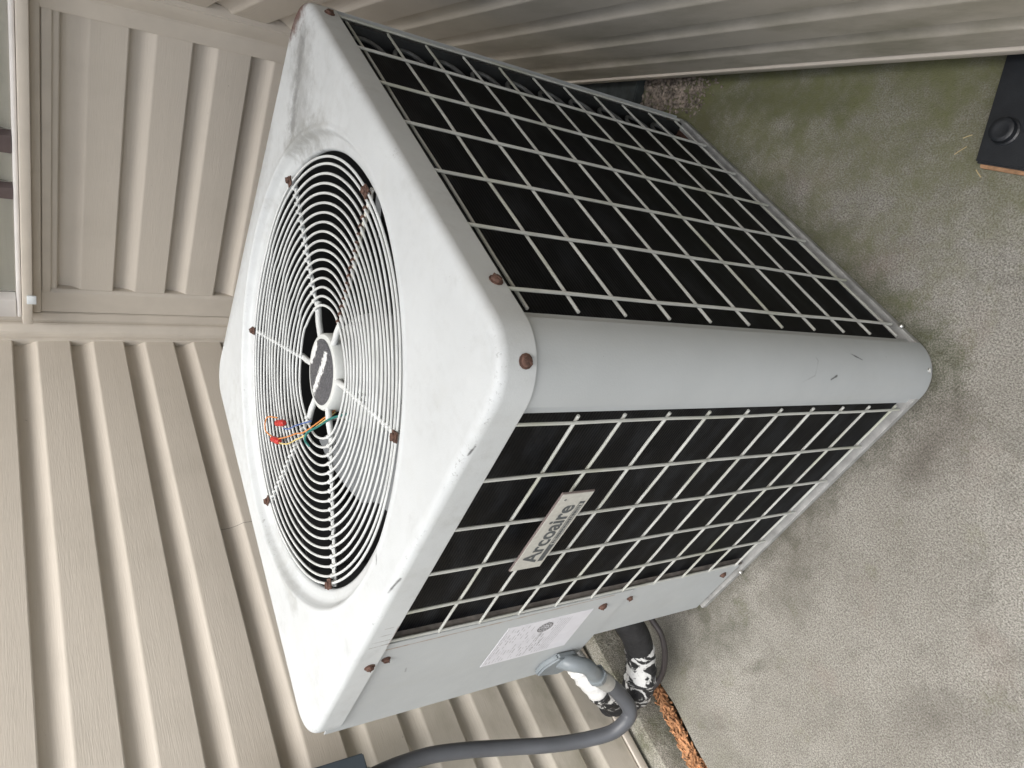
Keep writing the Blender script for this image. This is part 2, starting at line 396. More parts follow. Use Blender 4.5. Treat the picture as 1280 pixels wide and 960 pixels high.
# ------------------------------------------------------------------ house
house = empty('house'); tag(house, 'beige vinyl sided house walls meeting in corners behind the air conditioner', 'house')
Q = Matrix(((0.99922, -0.0339, -0.02034), (0.03417, 0.99933, 0.013), (0.01989, -0.01369, 0.99971)))
HM = Matrix.Translation((0, 0, -.06)) @ Q.to_4x4()
house.matrix_world = HM
YA, XC = .9018, 1.1542
TH, DB = .4725, -.37696
TOP = 2.5
def profile(s):
    """dutch-lap course, from under the board above (v = s) down to its own butt edge (v = 0): (out, v)"""
    return [(-.0135, s + .006), (-.0135, s - .010), (-.0125, s - .018), (-.0095, s - .027), (-.005, s - .035), (-.0018, s - .0395), (-.0006, s - .0415), (-.0003, s - .044),
            (.0002, .03), (.0003, .0025), (-.0006, .0004), (-.002, 0), (-.0135, .0005)]
def make_panel(s, length):
    pr = profile(s); n = len(pr); v = []; f = []
    for x in (0, length):
        v += [(x, -o, q) for o, q in pr]
    for i in range(n - 1): f.append((i, n + i, n + i + 1, i + 1))
    return v, f
def wall(name, origin, t, n, length, butts, s, m_fn, z_bot, joints={}):
    """sheathing mesh with one siding_panel child per board; local x along the wall, -y outward"""
    t = Vector((*t, 0)); n = Vector((*n, 0))
    mt = Matrix((( t.x, -n.x, 0, origin[0]), (t.y, -n.y, 0, origin[1]), (0, 0, 1, 0), (0, 0, 0, 1)))
    w = bbox(name, (0, length, .0145, .10, z_bot + .01, TOP), M_sheath)
    w.parent = house; w.matrix_parent_inverse = Matrix(); w.matrix_local = mt
    cache = {}
    for k, z in enumerate(butts):
        cuts = [0] + joints.get(k, []) + [length]
        for a, b_ in zip(cuts[:-1], cuts[1:]):
            L_ = round(b_ - a, 4); key = (L_, m_fn(z).name)
            if key not in cache:
                me = bpy.data.meshes.new('siding_panel'); me.from_pydata(*[make_panel(s, L_)[0], [], make_panel(s, L_)[1]]); me.update()
                me.materials.append(m_fn(z))
                for q in me.polygons: q.use_smooth = 1 <= q.index <= 6
                cache[key] = me
            o = bpy.data.objects.new('siding_panel', cache[key]); COL.objects.link(o); o.parent = w
            o.location = (a, -.0012 if a > 0 else 0, z)
    return w
S_ = .10158
# wall behind, facing the camera's right: runs along x
buttsA = [1.0393 - k * S_ for k in range(9, -15, -1)]
x0A = -2.0
wall('wall', (x0A, YA), (1, 0), (0, -1), 1.132 - x0A, buttsA, S_, lambda z: M_siding_low if z < .56 else M_siding, .125, {5: [.575 - x0A]})
# short return wall with the window
buttsC = [1.0619 - k * S_ for k in range(9, 0, -1)]
wallC_len = .90 - .17
wall('wall', (XC, .90), (0, -1), (-1, 0), wallC_len, buttsC, S_, lambda z: M_siding, .125)
# long angled wall close beside the unit
uB = Vector((math.cos(TH), math.sin(TH))); nB = Vector((-math.sin(TH), math.cos(TH)))
cB = Vector((XC + .004, (DB + math.sin(TH) * (XC + .004)) / math.cos(TH)))
lenB = 2.6
oB = cB
buttsB = [.1289 + k * .10331 for k in range(0, 23)]
wall('wall', (oB.x, oB.y), (-uB.x, -uB.y), (nB.x, nB.y), lenB, buttsB, .10331, lambda z: M_siding_low if z < .5 else M_siding, .13)

def hp(name, b, m, bev=.0015, parent=house): return bbox(name, b, m, parent, bev)
# starter strips under the lowest boards
hp('starter_strip', (x0A, 1.13, YA - .004, YA + .012, .108, .1235), M_trim)
def frB(a, o, z): q = cB - uB * a + nB * o; return (q.x, q.y, z)
bbox('starter_strip', (0, lenB, -.013, .004, .110, .1270), M_trim, house, .0015, frame=frB)
# concrete foundation under the boards
bbox('foundation', (x0A, 1.3, YA - .036, YA + .14, -.20, .098), M_found, house, .010)
bbox('foundation', (-.2, lenB, -.15, -.016, -.20, .112), M_found, house, .006, frame=frB)
bbox('foundation', (XC + .014, XC + .15, .16, YA + .02, -.20, .112), M_found, house, .006)
# inside corner post (two legs) and the channels beside it
poly_prism('corner_post', [(1.118, YA - .006), (XC - .030, YA - .006), (XC - .030, YA - .016), (XC - .016, YA - .030), (XC - .006, YA - .030), (XC - .006, YA - .052), (XC + .016, YA - .052), (XC + .016, YA + .016), (1.118, YA + .016)],
           .11, TOP, lambda u, v, h: (u, v, h), M_trim, house, .0015)
cp = poly_prism('trim_channel', [(XC - .004, YA - .053), (XC - .006, YA - .105), (XC - .001, YA - .112), (XC + .014, YA - .112), (XC + .014, YA - .053)], .11, .988, lambda u, v, h: (u, v, h), M_trim, house, .001)
# lean-in post where the window wall meets the angled wall
cx_, cy_ = XC, .1735
poly_prism('corner_post', [(cx_ + .012, cy_ + .052), (cx_ - .007, cy_ + .052), (cx_ - .009, cy_ + .046), (cx_ - .009, cy_ + .020), (cx_ - .020, cy_ + .006), (cx_ - .026, cy_ - .002), (cx_ - .030, cy_ - .012), (cx_ - .02, cy_ - .03), (cx_ + .012, cy_ - .012)],
           .11, TOP, lambda u, v, h: (u, v, h), M_trim, house, .002)
# window and the trim under it
hp('trim_channel', (XC - .006, XC + .014, .215, YA - .106, .9715, .9865), M_trim)
hp('trim_channel', (XC - .010, XC + .014, .215, YA - .055, .9885, 1.003), M_trim)
win = empty('window', house)
hp('window_sill', (XC - .040, XC + .02, .12, YA - .046, 1.0040, 1.0215), M_trim, .002, win)
hp('window_frame', (XC - .022, XC + .02, .12, YA - .050, 1.0220, 1.0300), M_frame, .003, win)
hp('window_frame', (XC - .022, XC + .02, YA - .094, YA - .050, 1.0305, 2.1), M_frame, .003, win)
hp('window_frame', (XC - .022, XC + .02, .12, YA - .050, 2.101, 2.14), M_frame, .003, win)
hp('mullion', (XC - .018, XC + .02, .452, .486, 1.0305, 2.0995), M_mull, .002, win)
hp('mullion', (XC - .016, XC + .02, .556, .580, 1.0305, 2.0995), M_mull, .002, win)
for a, b_ in ((.12, .451), (.487, .555), (.581, YA - .095)):
    hp('pane', (XC + .004, XC + .008, a, b_, 1.0305, 2.0995), M_glass, 0, win)
hp('curtain', (XC + .03, XC + .034, .10, .46, 1.03, 2.12), M_curtain, 0, win)
bl = []
for i in range(16):
    y = .49 + i * .022
    bl.append(box_data(XC + .035, XC + .050, y, y + .015, 1.03, 2.12))
v, f = merge(bl); obj('blind', v, f, M_blind, win)
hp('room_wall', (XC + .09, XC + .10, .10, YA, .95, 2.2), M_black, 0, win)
hp('clip', (XC - .0445, XC - .0405, YA - .122, YA - .102, .998, 1.014), M_clip, .001, win)

# ================================================================== AIR CONDITIONER
U = empty('air_conditioner'); tag(U, 'white square outdoor air conditioner with round fan grille on top and wire side guards', 'air conditioner')
W = .70; H = .689; SK = .036; CR = .055; G = .0056
def rsq(a, half, cr):
    """point of a rounded square outline in direction a"""
    dx, dy = math.cos(a), math.sin(a); s = half / max(abs(dx), abs(dy)); x, y = dx * s, dy * s
    k = half - cr
    if abs(x) > k and abs(y) > k:
        sx, sy = math.copysign(k, x), math.copysign(k, y)
        bq = dx * sx + dy * sy; cq = sx * sx + sy * sy - cr * cr
        t = bq + math.sqrt(max(0, bq * bq - cq)); x, y = dx * t, dy * t
    return x, y
NL = 384
lid_loops = []
for r, z in ((.2792, H - .0200), (.279, H - .0175), (.2800, H - .0140), (.2830, H - .0124), (.2890, H - .0116), (.2935, H - .0104), (.2962, H - .0078), (.2985, H - .0038), (.3004, H - .0006), (.3022, H + .0010), (.3045, H + .0012), (.3070, H + .0004), (.3095, H - .0001), (.312, H)):
    lid_loops.append([(.35 + r * math.cos(2 * math.pi * i / NL), .35 + r * math.sin(2 * math.pi * i / NL), z) for i in range(NL)])
for e, z in ((.012, H - .0002), (.0075, H - .0006), (.0045, H - .0018), (.0022, H - .0038), (.0007, H - .0066), (0, H - .0100), (-.0004, H - SK + .001), (-.0002, H - SK), (.0014, H - SK), (.0018, H - .018)):
    lid_loops.append([(.35 + x, .35 + y, z) for x, y in (rsq(2 * math.pi * i / NL, .35 - e, CR - e) for i in range(NL))])
v = [q for l in lid_loops for q in l]; f = []
for j in range(len(lid_loops) - 1):
    for i in range(NL):
        k = (i + 1) % NL; f.append((j * NL + i, j * NL + k, (j + 1) * NL + k, (j + 1) * NL + i))
lid = wnorm(obj('lid', v, f, M_lid, U, 50))

def screw(pos, nrm, m, parent, r=.0058, slot=True):
    """hex washer-head screw with a slot"""
    nrm = Vector(nrm).normalized(); q = nrm.to_track_quat('Z', 'Y').to_matrix()
    seg = 12; V = []; F = []
    prof = [(r * 1.15, 0), (r * 1.15, .0008), (r * .86, .0012), (r * .82, .0034), (r * .62, .0042)]
    for rr, z in prof:
        for k in range(seg):
            a = 2 * math.pi * k / seg; V.append(Vector(pos) + q @ Vector((rr * math.cos(a), rr * math.sin(a), z)))
    for i in range(len(prof) - 1):
        for k in range(seg):
            l = (k + 1) % seg; F.append((i * seg + k, i * seg + l, (i + 1) * seg + l, (i + 1) * seg + k))
    F.append(tuple((len(prof) - 1) * seg + k for k in range(seg)))
    if slot:
        bv, bf = box_data(-r * .8, r * .8, -r * .12, r * .12, .0040, .0047)
        n0 = len(V); ang = random.uniform(0, 3); rm = Matrix.Rotation(ang, 3, 'Z')
        V += [Vector(pos) + q @ (rm @ Vector(t)) for t in bv]; F += [tuple(i + n0 for i in t) for t in bf]
    return obj('screw', V, F, m, parent, 40)
d2 = CR * (1 - math.sqrt(.5))
screw((d2 + .0, d2 + .0, .664), (-1, -1, 0), M_rust, lid)
screw((.0985, -.0004, .662), (0, -1, 0), M_rust, lid)
screw((.632, -.0004, .666), (0, -1, 0), M_rust, lid)
screw((-.0004, .489, .662), (-1, 0, 0), M_rust, lid)

# ---- fan grille
grille = empty('fan_grille', U, (.35, .35, 0))
RO, RI = .2715, .0875
def gz(r): return H - .0115 - (RO - r) / (RO - RI) * .0135
radii = [.2715, .2630] + [.2630 - (.2630 - RI) * k / 15 for k in range(1, 16)]
for r in radii:
    n = 120
    tube('ring', [(r * math.cos(2 * math.pi * i / n), r * math.sin(2 * math.pi * i / n), gz(r) + .0006 * math.sin(i * .3 + r * 90)) for i in range(n)], .00165, M_grille, grille, 7, True)
SP = [-30, -90, -150, 150, 90, 30]
for k, a in enumerate(SP):
    a = R(a); d = Vector((math.cos(a), math.sin(a), 0))
    rusty = k == 1
    path = []
    for i in range(40):
        r = .2765 - (.2765 - .083) * i / 39
        path.append(d * r + Vector((0, 0, gz(r) - .0042 + .0007 * math.sin(i * 2.1))))
    sp = tube('spoke', path, [.0024 + .0006 * (i % 3 == 0) for i in range(40)], M_grille_rusty if rusty else M_grille, grille, 7)
    # weld beads on top of every ring crossing
    wb = []
    for r in radii:
        p_ = d * r + Vector((0, 0, gz(r) - .0015)); wb.append(tube_data([p_ - d * .003, p_ - d * .0015 + Vector((0, 0, .0004)), p_ + d * .0015 + Vector((0, 0, .0004)), p_ + d * .003], [.0012, .0031, .0031, .0012], 7))
    obj('weld', *merge(wb), M_rust if rusty else M_grille, sp, 60)
    # inner tube to the motor
    tube('spoke', [d * .098 + Vector((0, 0, gz(.095) - .0065)), d * .07 + Vector((0, 0, gz(.0875) - .004)), d * .046 + Vector((0, 0, gz(.0875) - .005))], .0042, M_grille, grille, 10)
    # rusty clip and screw on the rim
    s_ = Vector((-d.y, d.x, 0))
    def fr(u, vv, h, d=d, s_=s_): return d * u + s_ * vv + Vector((0, 0, h))
    bbox('clip', (.2655, .2785, -.0058, .0058, gz(RO) + .0022, gz(RO) + .0040), M_rust, grille, .0006, frame=fr)
    screw(d * .2735 + Vector((0, 0, gz(RO) + .004)), (d.x * -.1, d.y * -.1, 1), M_rust, grille, .0052)

# ---- motor and fan
motor = lathe('motor', [(.0001, .6635), (.046, .6635), (.0495, .6628), (.0515, .660), (.0520, .648), (.053, .636), (.058, .629), (.068, .622), (.0775, .612), (.081, .600), (.082, .520), (.066, .505), (.0001, .502)], M_motor, U, 48, (.35, .35, 0))
lathe('sticker', [(.0001, .66395), (.0435, .66395), (.044, .6638)], M_sticker, motor, 40, (.35, .35, 0))
for k in range(4):
    a = R(20 + 90 * k); tube('bolt', [(.35 + .070 * math.cos(a), .35 + .070 * math.sin(a), z) for z in (.60, .640)], .0022, M_bolt, motor, 8)
fan = empty('fan', U, (.35, .35, 0))
lathe('fan_hub', [(.0001, .545), (.075, .545), (.075, .50), (.0001, .50)], M_blade, fan)
for k in range(3):
    a0 = R(-30 + 120 * k); V = []; F = []
    nr, na = 10, 8
    for t in (0, .002):
        for i in range(nr + 1):
            r = .06 + .20 * i / nr
            span = R(16 + 10 * i / nr)
            for j in range(na + 1):
                u = j / na - .5; a = a0 + u * span * 1.6
                V.append((r * math.cos(a), r * math.sin(a), .545 - u * .075 + .010 * math.cos(u * 3) + t))
    n1 = (nr + 1) * (na + 1)
    for i in range(nr):
        for j in range(na):
            q = i * (na + 1) + j; F.append((q, q + 1, q + na + 2, q + na + 1)); F.append((n1 + q, n1 + q + na + 1, n1 + q + na + 2, n1 + q + 1))
    obj('blade', V, F, M_blade, fan, 40)
lathe('shroud', [(.2795, H - .0205), (.2815, H - .06), (.2815, H - .18), (.300, H - .22)], M_shroud, U, 96, (.35, .35, 0))
# ---- coloured control wires pulled out through the grille
def wire(name, pts, r, m, par): return tube(name, catmull(pts, 6), r, m, par, 7)
zt = gz(.18) + .004
wires = empty('control_wires', U)
Zt = zt + .004
wire('wire', [(.305, .375, .650), (.318, .430, zt - .001), (.332, .450, Zt), (.355, .483, Zt + .002), (.380, .515, Zt + .004)], .0010, M_wire_or, wires)
wire('wire', [(.303, .378, .650), (.314, .432, zt - .001), (.327, .457, Zt), (.350, .492, Zt + .001), (.378, .519, Zt + .004)], .0010, M_wire_ye, wires)
wire('wire', [(.392, .525, Zt + .004), (.412, .530, Zt + .010), (.414, .505, Zt + .012), (.392, .482, Zt + .006)], .0010, M_wire_or, wires)
wire('wire', [(.362, .472, Zt + .006), (.350, .460, Zt + .004), (.338, .440, Zt + .001), (.318, .410, zt - .004)], .0010, M_wire_bl, wires)
wire('wire', [(.270, .345, .648), (.285, .370, .662), (.298, .398, .668), (.306, .420, zt + .002), (.305, .434, zt + .002), (.297, .438, zt - .003)], .0016, M_wire_gr, wires)
for (x, y, z), ang in (((.380, .517, Zt + .004), 38), ((.377, .477, Zt + .006), 48)):
    dd = Vector((math.cos(R(ang)), math.sin(R(ang)), .12)).normalized(); P0 = Vector((x, y, z))
    tube('wire_connector', [P0 - dd * .013, P0 - dd * .010, P0 - dd * .003, P0 + dd * .004, P0 + dd * .010, P0 + dd * .013], [.0030, .0048, .0054, .0044, .0050, .0030], M_red, wires, 10)

# ---- base pan
def arc(cx, cy, r, a0, a1, n=14): return [(cx + r * math.cos(R(a0 + (a1 - a0) * i / n)), cy + r * math.sin(R(a0 + (a1 - a0) * i / n))) for i in range(n + 1)]
e = .0035; q = .052
pan_out = arc(.055, .055, q, 180, 270) + arc(.645, .055, q, 270, 360) + arc(.645, .645, q, 0, 90) + [(.20, .697), (.20, .5855), (.003, .5855)]
base = poly_prism('base_pan', pan_out, .0008, .0135, lambda u, v, h: (u, v, h), M_base, U, .0012)
poly_prism('pan_floor', [(.02, .02), (.68, .02), (.68, .66), (.21, .66), (.21, .58), (.02, .58)], .0138, .0145, lambda u, v, h: (u, v, h), M_rust, base)

# ---- corner posts
def corner(path, z0, z1, name='corner_panel'):
    V = []; F = []; n = len(path)
    inner = []
    for i, (x, y) in enumerate(path):
        a = Vector(path[max(0, i - 1)]); b_ = Vector(path[min(n - 1, i + 1)]); t = (b_ - a).normalized(); nn = Vector((-t.y, t.x))
        inner.append((x + nn.x * .0014, y + nn.y * .0014))
    ring = list(path) + inner[::-1]
    for z in (z0, z1): V += [(x, y, z) for x, y in ring]
    m_ = len(ring)
    for i in range(m_): F.append((i, (i + 1) % m_, m_ + (i + 1) % m_, m_ + i))
    for i in range(n - 1): F.append((m_ + i, m_ + i + 1, m_ + m_ - 2 - i, m_ + m_ - 1 - i)); F.append((i + 1, i, m_ - 1 - i, m_ - 2 - i))
    return wnorm(obj(name, V, F, M_panel_shaded, U, 25))
near_path = [(.0085, .0690), (.0085, .0590), (.0070, .0572), (.0022, .0555)] + arc(.055, .055, .0528, 180, 270) + [(.0555, .0022), (.0572, .0070), (.0590, .0085), (.0690, .0085)]
near = corner(near_path, .0055, H - SK + .010)
screw((d2 + .0035, d2 + .0035, .0125), (-1, -1, 0), M_bolt, near, .0045)
rp = [(.6560, .0062), (.6565, .0058), (.6585, .0022)] + arc(.645, .055, .0528, 285, 360) + [(.6978, .0555), (.6944, .058), (.694, .070)]
corner(rp, .0235, H - SK + .010)
bp = [(.694, .630), (.6944, .642), (.6978, .6445)] + arc(.645, .645, .0528, 0, 90) + [(.6445, .6978), (.642, .6944), (.630, .694)]
corner(bp, .0235, H - SK + .010)

# ---- coil behind the guards
TOPC = H - SK + .012
v, f = merge([box_data(.0165, .052, .070, .4485, .015, TOPC), box_data(.070, .590, .0165, .052, .015, TOPC), box_data(.648, .670, .06, .64, .022, TOPC), box_data(.30, .64, .648, .670, .022, TOPC)])
coil = obj('condenser_coil', v, f, M_coil, U)
# tube sheet and return bends at the far end of the right-hand face
bbox('tube_sheet', (.592, .655, .040, .044, .016, TOPC), simple('tube_sheet_dark', (.022, .024, .025), .6, .2, .4, 30), coil, .001)
for k in range(10):
    z = .595 - k * .0595
    pth = [Vector((.585, .036, z))]
    for i in range(13):
        a = -math.pi / 2 + math.pi * i / 12
        pth.append(Vector((.598 + .038 * math.cos(a), .020, z + .022 + .022 * math.sin(a) )))
    pth.append(Vector((.585, .036, z + .044)))
    tube('return_bend', pth, .0030, M_ubend, coil, 8)
bbox('tube_sheet', (.6445, .6490, .0085, .0395, .016, TOPC), bpy.data.materials['tube_sheet_dark'], coil, .001)
# dark inner liner so the cabinet is closed
v, f = merge([box_data(.06, .64, .056, .058, .022, TOPC), box_data(.056, .058, .06, .64, .022, TOPC), box_data(.642, .644, .06, .64, .022, TOPC), box_data(.06, .64, .642, .644, .022, TOPC)])
obj('liner', v, f, M_black, U)

# ---- wire guards
zs = [.6400, .5835, .5275, .4679, .4080, .3465, .2869, .2253, .1642, .1036, .0400]
rx = [.0915, .1851, .2785, .3731, .4625, .5512, .6380]
ly = [.0755, .1500, .2254, .3011, .3756, .4475]
WR = .00168
guard_r = empty('side_guard', U)
guard_l = empty('side_guard', U)
def wob(i, s): return .0006 * math.sin(i * 1.7 + s * 2.3)
for k, x in enumerate(rx):
    tube('wire', [(x + wob(i, k), G - .0040, TOPC - .012 - (TOPC - .046) * i / 10) for i in range(11)], WR * 1.12, M_wire, guard_r, 7)
for j, z in enumerate(zs):
    tube('wire', [(.0712 + (.6400 - .0712) * i / 8, G + .0004, z + wob(i, j)) for i in range(9)], WR, M_wire, guard_r, 7)
for k, y in enumerate(ly):
    tube('wire', [(G - .0040 + (.005 if k == 5 else 0), y + wob(i, k), TOPC - .012 - (TOPC - .046) * i / 10) for i in range(11)], WR * (1.12 if k else 1.0), M_wire, guard_l, 7)
for j, z in enumerate(zs):
    if j == 0: continue
    tube('wire', [(G + .0004, .0712 + (.4500 - .0712) * i / 8, z + wob(i, j + 5)) for i in range(9)], WR, M_wire, guard_l, 7)

# ---- access panels at the service corner
def fx(u, vv, h): return (h, u, vv)
acc = poly_prism('access_panel', [(.4515, .668), (.6800, .668), (.6800, .292), (.6745, .281), (.632, .2635), (.4515, .2635)], .0046, .0062, fx, M_panel_shaded, U)
bbox('side_fold', (.0063, .26, .6784, .6800, .29, .664), M_panel_shaded, acc)
bbox('edge_fold', (.0066, .017, .4495, .4515, .02, .664), simple('dull_fold', (.20, .18, .165), .7, 0, .5, 40), acc)
low = poly_prism('service_panel', [(.4500, .2700), (.5850, .2700), (.5850, .0235), (.4500, .0235)], .0066, .0080, fx, M_panel_shaded, U)
bbox('side_fold', (.0081, .20, .5836, .5850, .0235, .27), M_panel_shaded, low)
bbox('back_wall', (.20, .30, .584, .5865, .0235, .66), M_black, acc)
for y, z in ((.483, .305),): screw((.0046, y, z), (-1, 0, 0), M_rust, acc, .0065)
screw((.0046, .489, .640), (-1, 0, 0), M_rust, acc, .005)
screw((.0066, .481, .252), (-1, 0, 0), M_rust, low, .0045)
screw((.0066, .474, .048), (-1, 0, 0), M_rust, low, .0055)
screw((-.0005 + .0035, .47, .011), (-1, 0, 0), M_bolt, base, .004)
screw((.088, .0030, .012), (0, -1, 0), M_bolt, base, .004)

# ---- name plate
def frb(u, vv, h): return (-.0012 - h, .313 - u, .5095 + vv)      # u to the right along the face, v up, h outward
plate = poly_prism('name_plate', [(0, 0), (.139, 0), (.139, .0425), (0, .0425)], .0022, .0042, frb, M_badge_rim, U, .0006)
poly_prism('plate_face', [(.0014, .0014), (.1376, .0014), (.1376, .0411), (.0014, .0411)], .0042, .0048, frb, M_badge, plate)
def text_mesh(name, body, size, m, parent, fr3, u, vv, h, off=0.0, sx=1.0):
    cu = bpy.data.curves.new('t', 'FONT'); cu.body = body; cu.size = size; cu.offset = off; cu.resolution_u = 3
    ob = bpy.data.objects.new('t', cu); COL.objects.link(ob); bpy.context.view_layer.update()
    me = bpy.data.meshes.new_from_object(ob.evaluated_get(bpy.context.evaluated_depsgraph_get()))
    bpy.data.objects.remove(ob); xs = [q.co.x for q in me.vertices]; w_ = max(xs) - min(xs); x0 = min(xs)
    for q in me.vertices: q.co = fr3(u + (q.co.x - x0) * sx, vv + q.co.y, h)
    me.materials.clear(); o = link(name, me, m, parent); return o, w_ * sx
o_, w_ = text_mesh('lettering', 'Arcoaire', .0285, M_ink, plate, frb, .013, .0150, .00505, .0006, 1.02)
text_mesh('lettering', 'Arcoaire', .0285, M_ink, plate, frb, .0134, .0150, .00512, .0006, 1.02)
bars = [((.014, .0045), (.046, .0115)), ((.046, .0108), (.123, .0115)), ((.046, .0045), (.123, .0052)), ((.119, .0045), (.123, .0115))]
x = .048
while x < .117:
    wd = random.uniform(.0012, .0030); bars.append(((x, .0062), (x + wd, .0098))); x += wd + random.uniform(.0005, .0012)
v, f = merge([([frb(a[0], a[1], .00505), frb(b_[0], a[1], .00505), frb(b_[0], b_[1], .00505), frb(a[0], b_[1], .00505)], [(0, 1, 2, 3)]) for a, b_ in bars])
obj('print', v, f, M_ink, plate)
v, f = tube_data([frb(.1285 + .0012 * math.cos(i), .034 + .0012 * math.sin(i), .0050) for i in range(6)], .0003, 4, True); obj('print', v, f, M_ink, plate)

# ---- rating label
def frl(u, vv, h): return (.0046 - h, .590 - u, .3175 + vv)
lab = poly_prism('rating_label', [(0, 0), (.106, .004), (.106, .150), (0, .150)], 0, .0004, frl, M_label, U)
rows = []
random.seed(3)
for j in range(17):
    vv = .143 - j * .0052
    x = .006
    while x < .098:
        wd = random.uniform(.003, .014)
        if random.random() < .72 and not (x > .062 and 9 <= j <= 15): rows.append((x, vv, min(wd, .100 - x), random.choice((.0010, .0014, .0018))))
        x += wd + random.uniform(.002, .007)
for j in range(5): rows.append((.006, .055 - j * .0042, .092, .0009))
rows += [(.005, .080, .096, .0007), (.005, .148 - .001, .096, .0006), (.014, .071, .012, .0026), (.034, .0655, .012, .0026), (.05, .076, .02, .003)]
v, f = merge([([frl(a, b_, .0006), frl(a + w_, b_, .0006), frl(a + w_, b_ + h_, .0006), frl(a, b_ + h_, .0006)], [(0, 1, 2, 3)]) for a, b_, w_, h_ in rows])
obj('print', v, f, M_label_ink, lab)
for r in (.0125, .0080):
    n = 40; V = []; F = []
    for i in range(n):
        a = 2 * math.pi * i / n
        V += [frl(.083 + r * math.cos(a), .079 + r * math.sin(a), .0007), frl(.083 + (r - .0016) * math.cos(a), .079 + (r - .0016) * math.sin(a), .0007)]
    for i in range(n): j = (i + 1) % n; F.append((2 * i, 2 * j, 2 * j + 1, 2 * i + 1))
    obj('logo', V, F, M_logo_ink, lab)
lg = []
for k in range(14):
    a = 2 * math.pi * k / 14; cx0, cy0 = .083 + .0096 * math.cos(a), .079 + .0096 * math.sin(a)
    lg.append(([frl(cx0 - .0010, cy0 - .001, .0007), frl(cx0 + .0010, cy0 - .001, .0007), frl(cx0 + .0010, cy0 + .001, .0007), frl(cx0 - .0010, cy0 + .001, .0007)], [(0, 1, 2, 3)]))
for a, b_, w_, h_ in ((-.0045, -.003, .0018, .007), (-.0045, .003, .006, .0014), (.001, -.003, .0018, .007), (-.002, -.004, .006, .0014)):
    lg.append(([frl(.083 + a, .079 + b_, .0007), frl(.083 + a + w_, .079 + b_, .0007), frl(.083 + a + w_, .079 + b_ + h_, .0007), frl(.083 + a, .079 + b_ + h_, .0007)], [(0, 1, 2, 3)]))
obj('logo', *merge(lg), M_logo_ink, lab)

# ================================================================== SERVICES
# flexible conduit with elbow
con = empty('flexible_conduit', None, (-.013, .74, .1)); tag(con, 'dark grey flexible conduit looping from the air conditioner to the wall box', 'conduit')
def child_fix(o, par): o.matrix_parent_inverse = Matrix.Translation(par.location).inverted(); return o
pth = catmull([(-.033, .682, .209), (-.038, .694, .192), (-.054, .722, .156), (-.080, .752, .130), (-.090, .79, .147), (-.082, .815, .190), (-.067, .83, .252), (-.047, .84, .32), (-.030, .84, .391), (-.018, .84, .459), (-.016, .842, .512), (-.018, .845, .551), (-.022, .845, .575)], 40)
child_fix(tube('hose', pth, [.0128 + .00035 * (i % 2) for i in range(len(pth))], M_conduit, con, 18), con)
child_fix(tube('ferrule', [(-.0305, .668, .225), (-.0335, .683, .207), (-.0385, .695, .191)], [.0150, .0153, .0146], M_ferrule, con, 20), con)
child_fix(tube('elbow', catmull([(.003, .640, .304), (-.014, .622, .297), (-.024, .626, .270), (-.029, .652, .242), (-.031, .669, .224)], 8), [.0125] * 28 + [.0150, .0160, .0162, .0162, .0160], M_grey_pvc, con, 18), con)
child_fix(tube('locknut', [(-.0296, .6605, .2325), (-.0306, .667, .2255)], .0176, M_grey_pvc, con, 6), con)
child_fix(poly_prism('mounting_boot', [(.660, .3405), (.634, .338), (.612, .320), (.616, .285), (.640, .2620), (.660, .262), (.676, .292)], -.0070, .0044, lambda u, v, h: (h, u, v), M_grey_pvc, con, .003), con)
# disconnect box on the back wall
db = empty('disconnect_box', None, (.02, .86, .55)); tag(db, 'dark blue grey electrical disconnect box on the back wall above the conduit', 'electrical box')
def fdb(u, v, h): return (u, v, h)
child_fix(poly_prism('box_body', [(-.090, .800), (-.001, .800), (-.001, .888), (-.090, .888)], .590, .80, fdb, M_boxgrey, db, .004), db)
child_fix(poly_prism('box_cover', [(-.094, .792), (.003, .792), (.003, .7995), (-.094, .7995)], .582, .806, fdb, M_boxgrey, db, .002), db)
child_fix(tube('hub_fitting', [(-.0205, .845, .562), (-.0215, .845, .592)], .0165, M_grey_pvc, db, 16), db)
# refrigerant lines
def pipe(name, pts, secs, label, cat):
    """secs: (start fraction, end fraction, radius, material, part name)"""
    P = catmull(pts, 10); n = len(P); e = empty(name, None, tuple(pts[0])); tag(e, label, cat)
    for a, b_, r, m_, nm in secs:
        seg = P[int(a * (n - 1)):max(int(b_ * (n - 1)) + 1, int(a * (n - 1)) + 2)]
        rr = [r * (1 + (.07 * math.sin(i * 1.9) + random.uniform(-.06, .06)) * (nm == 'tape')) for i in range(len(seg))]
        child_fix(tube(nm, seg, rr, m_, e, 14), e)
    return e
mm, nt, b = new_mat('spattered_wrap'); p = world_pos(nt)
c = mix(nt, ramp(nt, noise(nt, world_pos(nt, (1, 1, .6)), 42, 4, .65, 1.2), .50, .545), (.014, .014, .015), (.60, .60, .585))
lk(nt, c, b.inputs['Base Color']); b.inputs['Roughness'].default_value = .65; bump(nt, b, noise(nt, p, 90, 4), .7, .004); M_spat = mm
pipe('suction_line', [(.085, .545, .225), (.036, .60, .172), (.008, .65, .125), (-.018, .70, .097), (-.044, .75, .088), (-.040, .82, .060), (-.02, .880, .05)],
     [(0, .42, .0250, M_foam, 'insulation'), (.40, .56, .0262, M_spat, 'tape'), (.54, .74, .0280, M_spat, 'tape'), (.72, 1, .0240, M_foam, 'insulation')],
     'thick black foam covered refrigerant pipe with peeling white tape', 'pipe')
